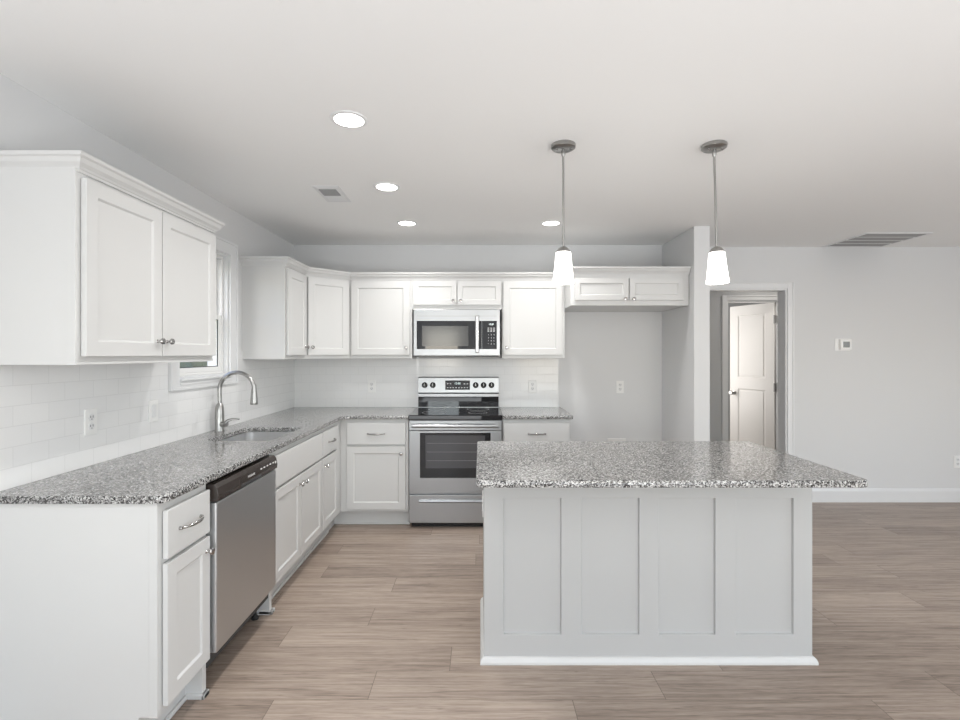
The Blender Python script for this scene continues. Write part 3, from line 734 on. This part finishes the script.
# ------------------------------------------------------------ pendants
def pendant(label, x, y, tilt):
    t = thing('pendant_light', label, 'lamp', (x, y, CH), 0, 'pendants over the island')
    obj('canopy', B().lathe([(0, 0), (0.058, 0), (0.060, -0.003), (0.059, -0.017), (0.052, -0.022), (0, -0.023)]), 'nickel', t, smooth=True)
    for s in (-1, 1): obj('canopy_screw', B().lathe([(0, -0.026), (0.006, -0.024), (0.006, -0.030), (0, -0.033)], (s*0.033, -0.015, 0.001), 'Z', 12), 'chrome', t, smooth=True)
    R_ = Matrix.Rotation(tilt, 3, 'Y')
    def tilted(b):
        for v in b.bm.verts: v.co = R_ @ v.co
        return b
    obj('swivel', tilted(B().lathe([(0, -0.02), (0.008, -0.024), (0.011, -0.035), (0.010, -0.05), (0.006, -0.06), (0, -0.06)])), 'nickel', t, smooth=True)
    obj('rod', tilted(B().lathe([(0, -0.05), (0.0055, -0.05), (0.0055, -0.53), (0, -0.53)], seg=12)), 'nickel', t, smooth=True)
    obj('socket_cap', tilted(B().lathe([(0, -0.498), (0.012, -0.500), (0.024, -0.508), (0.034, -0.522), (0.036, -0.532), (0, -0.532)])), 'nickel', t, smooth=True)
    obj('glass_shade', tilted(B().lathe([(0.034, -0.526), (0.037, -0.531), (0.041, -0.58), (0.049, -0.65), (0.053, -0.673), (0.051, -0.679), (0.040, -0.680), (0, -0.680)])), 'shade', t, smooth=True, label='glowing frosted glass shade')
    l = bpy.data.lights.new('pendant_bulb', 'POINT'); l.energy = 2.6; l.color = (1, 0.94, 0.86); l.shadow_soft_size = 0.06
    lo = bpy.data.objects.new('pendant_bulb', l); col.objects.link(lo); lo.parent = t; lo.location = R_ @ Vector((0, 0, -0.76))
pendant('left of the two nickel pendant lights, hanging straight over the island', 0.408, 2.40, 0.0)
pendant('right of the two nickel pendant lights, hanging nearer the hall doorway', 1.146, 2.40, -0.026)
# ------------------------------------------------------------ downlights
def downlight(label, x, y):
    t = thing('downlight', label, 'ceiling light', (x, y, CH), 0, 'recessed ceiling lights')
    obj('trim_ring', B().lathe([(0.062, -0.001), (0.064, -0.006), (0.078, -0.004), (0.080, 0), (0.062, 0)], seg=40), 'trim', t, smooth=True)
    obj('lens', B().lathe([(0, -0.003), (0.063, -0.003), (0.063, 0), (0, 0)], seg=40), 'lens', t)
    a = area('downlight_beam', (0, 0, -0.010), (0, 0, 0), 0.12, 0.12, CAN_POWER, (1, 0.985, 0.965), 'DISK', math.radians(150)); a.parent = t
downlight('recessed ceiling light nearest the camera, left of the pendants', -0.572, 2.14)
downlight('recessed ceiling light in the middle, beside the small ceiling vent', -0.571, 3.00)
downlight('recessed ceiling light in the far left, above the corner cabinets', -0.571, 3.834)
downlight('recessed ceiling light directly behind the left pendant rod', 0.556, 3.834)
# out of the picture, the same lamps go on behind the camera
for x, y in ((-0.6, 0.3), (1.6, -0.6), (4.2, 2.4), (4.2, -0.6), (1.6, -2.4)):
    area('living_room_lamp', (x, y, CH-0.01), (0, 0, 0), 0.14, 0.14, CAN_POWER, (1, 0.985, 0.965), 'DISK', math.radians(140))
area('hall_lamp', (3.3, 5.25, CH-0.02), (0, 0, 0), 0.25, 0.25, 3.2, (1, 0.95, 0.88), 'DISK')
area('beyond_fill', (2.12, 6.6, 1.35), (PI/2, 0, -PI/2), 1.0, 1.5, 18, (1, 0.965, 0.93))  # added fill against the solid wall, evenly brightens the open door leaf

# ------------------------------------------------------------ vents
t = thing('ceiling_vent', 'small white supply vent in the ceiling left of the downlights', 'vent', (-1.025, 2.985, CH))
obj('frame', B().box(0, 0.162, 0, 0.31, -0.004, 0).box(0.018, 0.144, 0.02, 0.29, -0.007, -0.004), 'trim', t, bevel=0.001)
sl_ = B()
for k in range(9): sl_.box(0.028, 0.134, 0.042+k*0.013, 0.047+k*0.013, -0.013, -0.007)
obj('louvre', sl_, 'grey', t)
sl_ = B()
for k in range(8): sl_.box(0.028, 0.134, 0.172+k*0.013, 0.181+k*0.013, -0.0105, -0.007)
obj('louvre', sl_, 'trim', t)
t = thing('return_vent', 'large grey-slatted return air grille in the ceiling near the far wall', 'vent', (3.262, 4.135, CH))
obj('frame', B().frame_flat(0, 0.56, 0, 0.54, 0.022, -0.006, 0), 'trim', t, bevel=0.001)
obj('backing', B().box(0.022, 0.538, 0.022, 0.518, -0.002, 0), 'duct', t)
for k in range(4):
    b = B(); y = 0.030+k*0.124
    for j in range(7): b.extr([(0.024, y+j*0.014, -0.002), (0.024, y+j*0.014+0.010, -0.007), (0.024, y+j*0.014+0.011, -0.006), (0.024, y+j*0.014+0.002, -0.002)], (0.512, 0, 0))
    obj('louvre', b, 'grey', t)
obj('cross_bar', B().box(0.022, 0.538, 0.137, 0.145, -0.0065, -0.002).box(0.022, 0.538, 0.261, 0.269, -0.0065, -0.002).box(0.022, 0.538, 0.385, 0.393, -0.0065, -0.002), 'trim', t)

# ------------------------------------------------------------ outlets, switch, thermostat
gO = 'white duplex outlets'
def outlet(label, loc, rotz, name='wall_outlet', kind='outlet'):
    t = thing(name, label, kind, loc, rotz, gO if kind == 'outlet' else None)
    obj('cover_plate', B().box(-0.035, 0.035, -0.006, -0.0002, -0.0575, 0.0575), 'plastic', t, bevel=0.002)
    if kind == 'outlet':
        for s in (-1, 1):
            r = obj('socket', B().lathe([(0.017, 0.0), (0.017, 0.0022), (0, 0.0022)], (0, -0.006, s*0.02), 'Y', 20), 'trim', t)
            obj('slots', B().box(-0.008, -0.0055, -0.0088, -0.0080, s*0.02-0.002, s*0.02+0.008).box(0.0055, 0.008, -0.0088, -0.0080, s*0.02-0.002, s*0.02+0.008).box(-0.002, 0.002, -0.0088, -0.0080, s*0.02-0.010, s*0.02-0.006), 'slot', r)
    else:
        obj('rocker', B().box(-0.016, 0.016, -0.010, -0.006, -0.033, 0.033), 'trim', t, bevel=0.002)
    return t
TB = BW-T
outlet('outlet in the back wall tiles left of the range', (-1.017, TB, 1.108), 0)
outlet('outlet in the back wall tiles right of the range', (0.492, TB, 1.108), 0)
outlet('outlet on the grey wall inside the refrigerator alcove', (1.318, BW, 1.102), 0)
outlet('outlet in the left wall tiles under the near wall cabinet', (LW+T, 2.19, 1.11), PI/2)
outlet('white rocker switch in the left wall tiles just before the window', (LW+T, 2.61, 1.11), PI/2, 'light_switch', 'switch')
outlet('outlet low on the far wall at the right edge of the photo', (4.557, RW, 0.385), 0)
outlet('outlet on the left end of the island, seen edge-on', (PX0, 2.45, 0.665), -PI/2)
t = thing('thermostat', 'small white square thermostat with grey screen on the far wall', 'thermostat', (3.39, RW, 1.445))
obj('back_plate', B().box(0.0, 0.145, -0.004, -0.0002, 0.0, 0.115), 'plastic', t, bevel=0.001)
obj('housing', B().box(0.038, 0.144, -0.024, -0.004, 0.008, 0.108), 'plastic', t, bevel=0.004)
obj('screen', B().box(0.062, 0.124, -0.0255, -0.023, 0.030, 0.086), 'screen', t, bevel=0.001)
t = thing('water_box', 'white recessed water supply box low in the refrigerator alcove', 'water box', (1.20, BW, 0.42))
obj('box_frame', B().frame(0, 0.17, 0, 0.20, 0.018, 0.018, 0.018, 0.018, -0.008, -0.0002), 'plastic', t, bevel=0.002)
obj('box_back', B().box(0.018, 0.152, -0.002, -0.0002, 0.018, 0.182), 'plastic', t)
obj('valve', B().lathe([(0.008, 0.0), (0.008, 0.02), (0.014, 0.022), (0.014, 0.03), (0, 0.03)], (0.085, -0.002, 0.08), 'Y', 12), 'chrome', t, smooth=True)
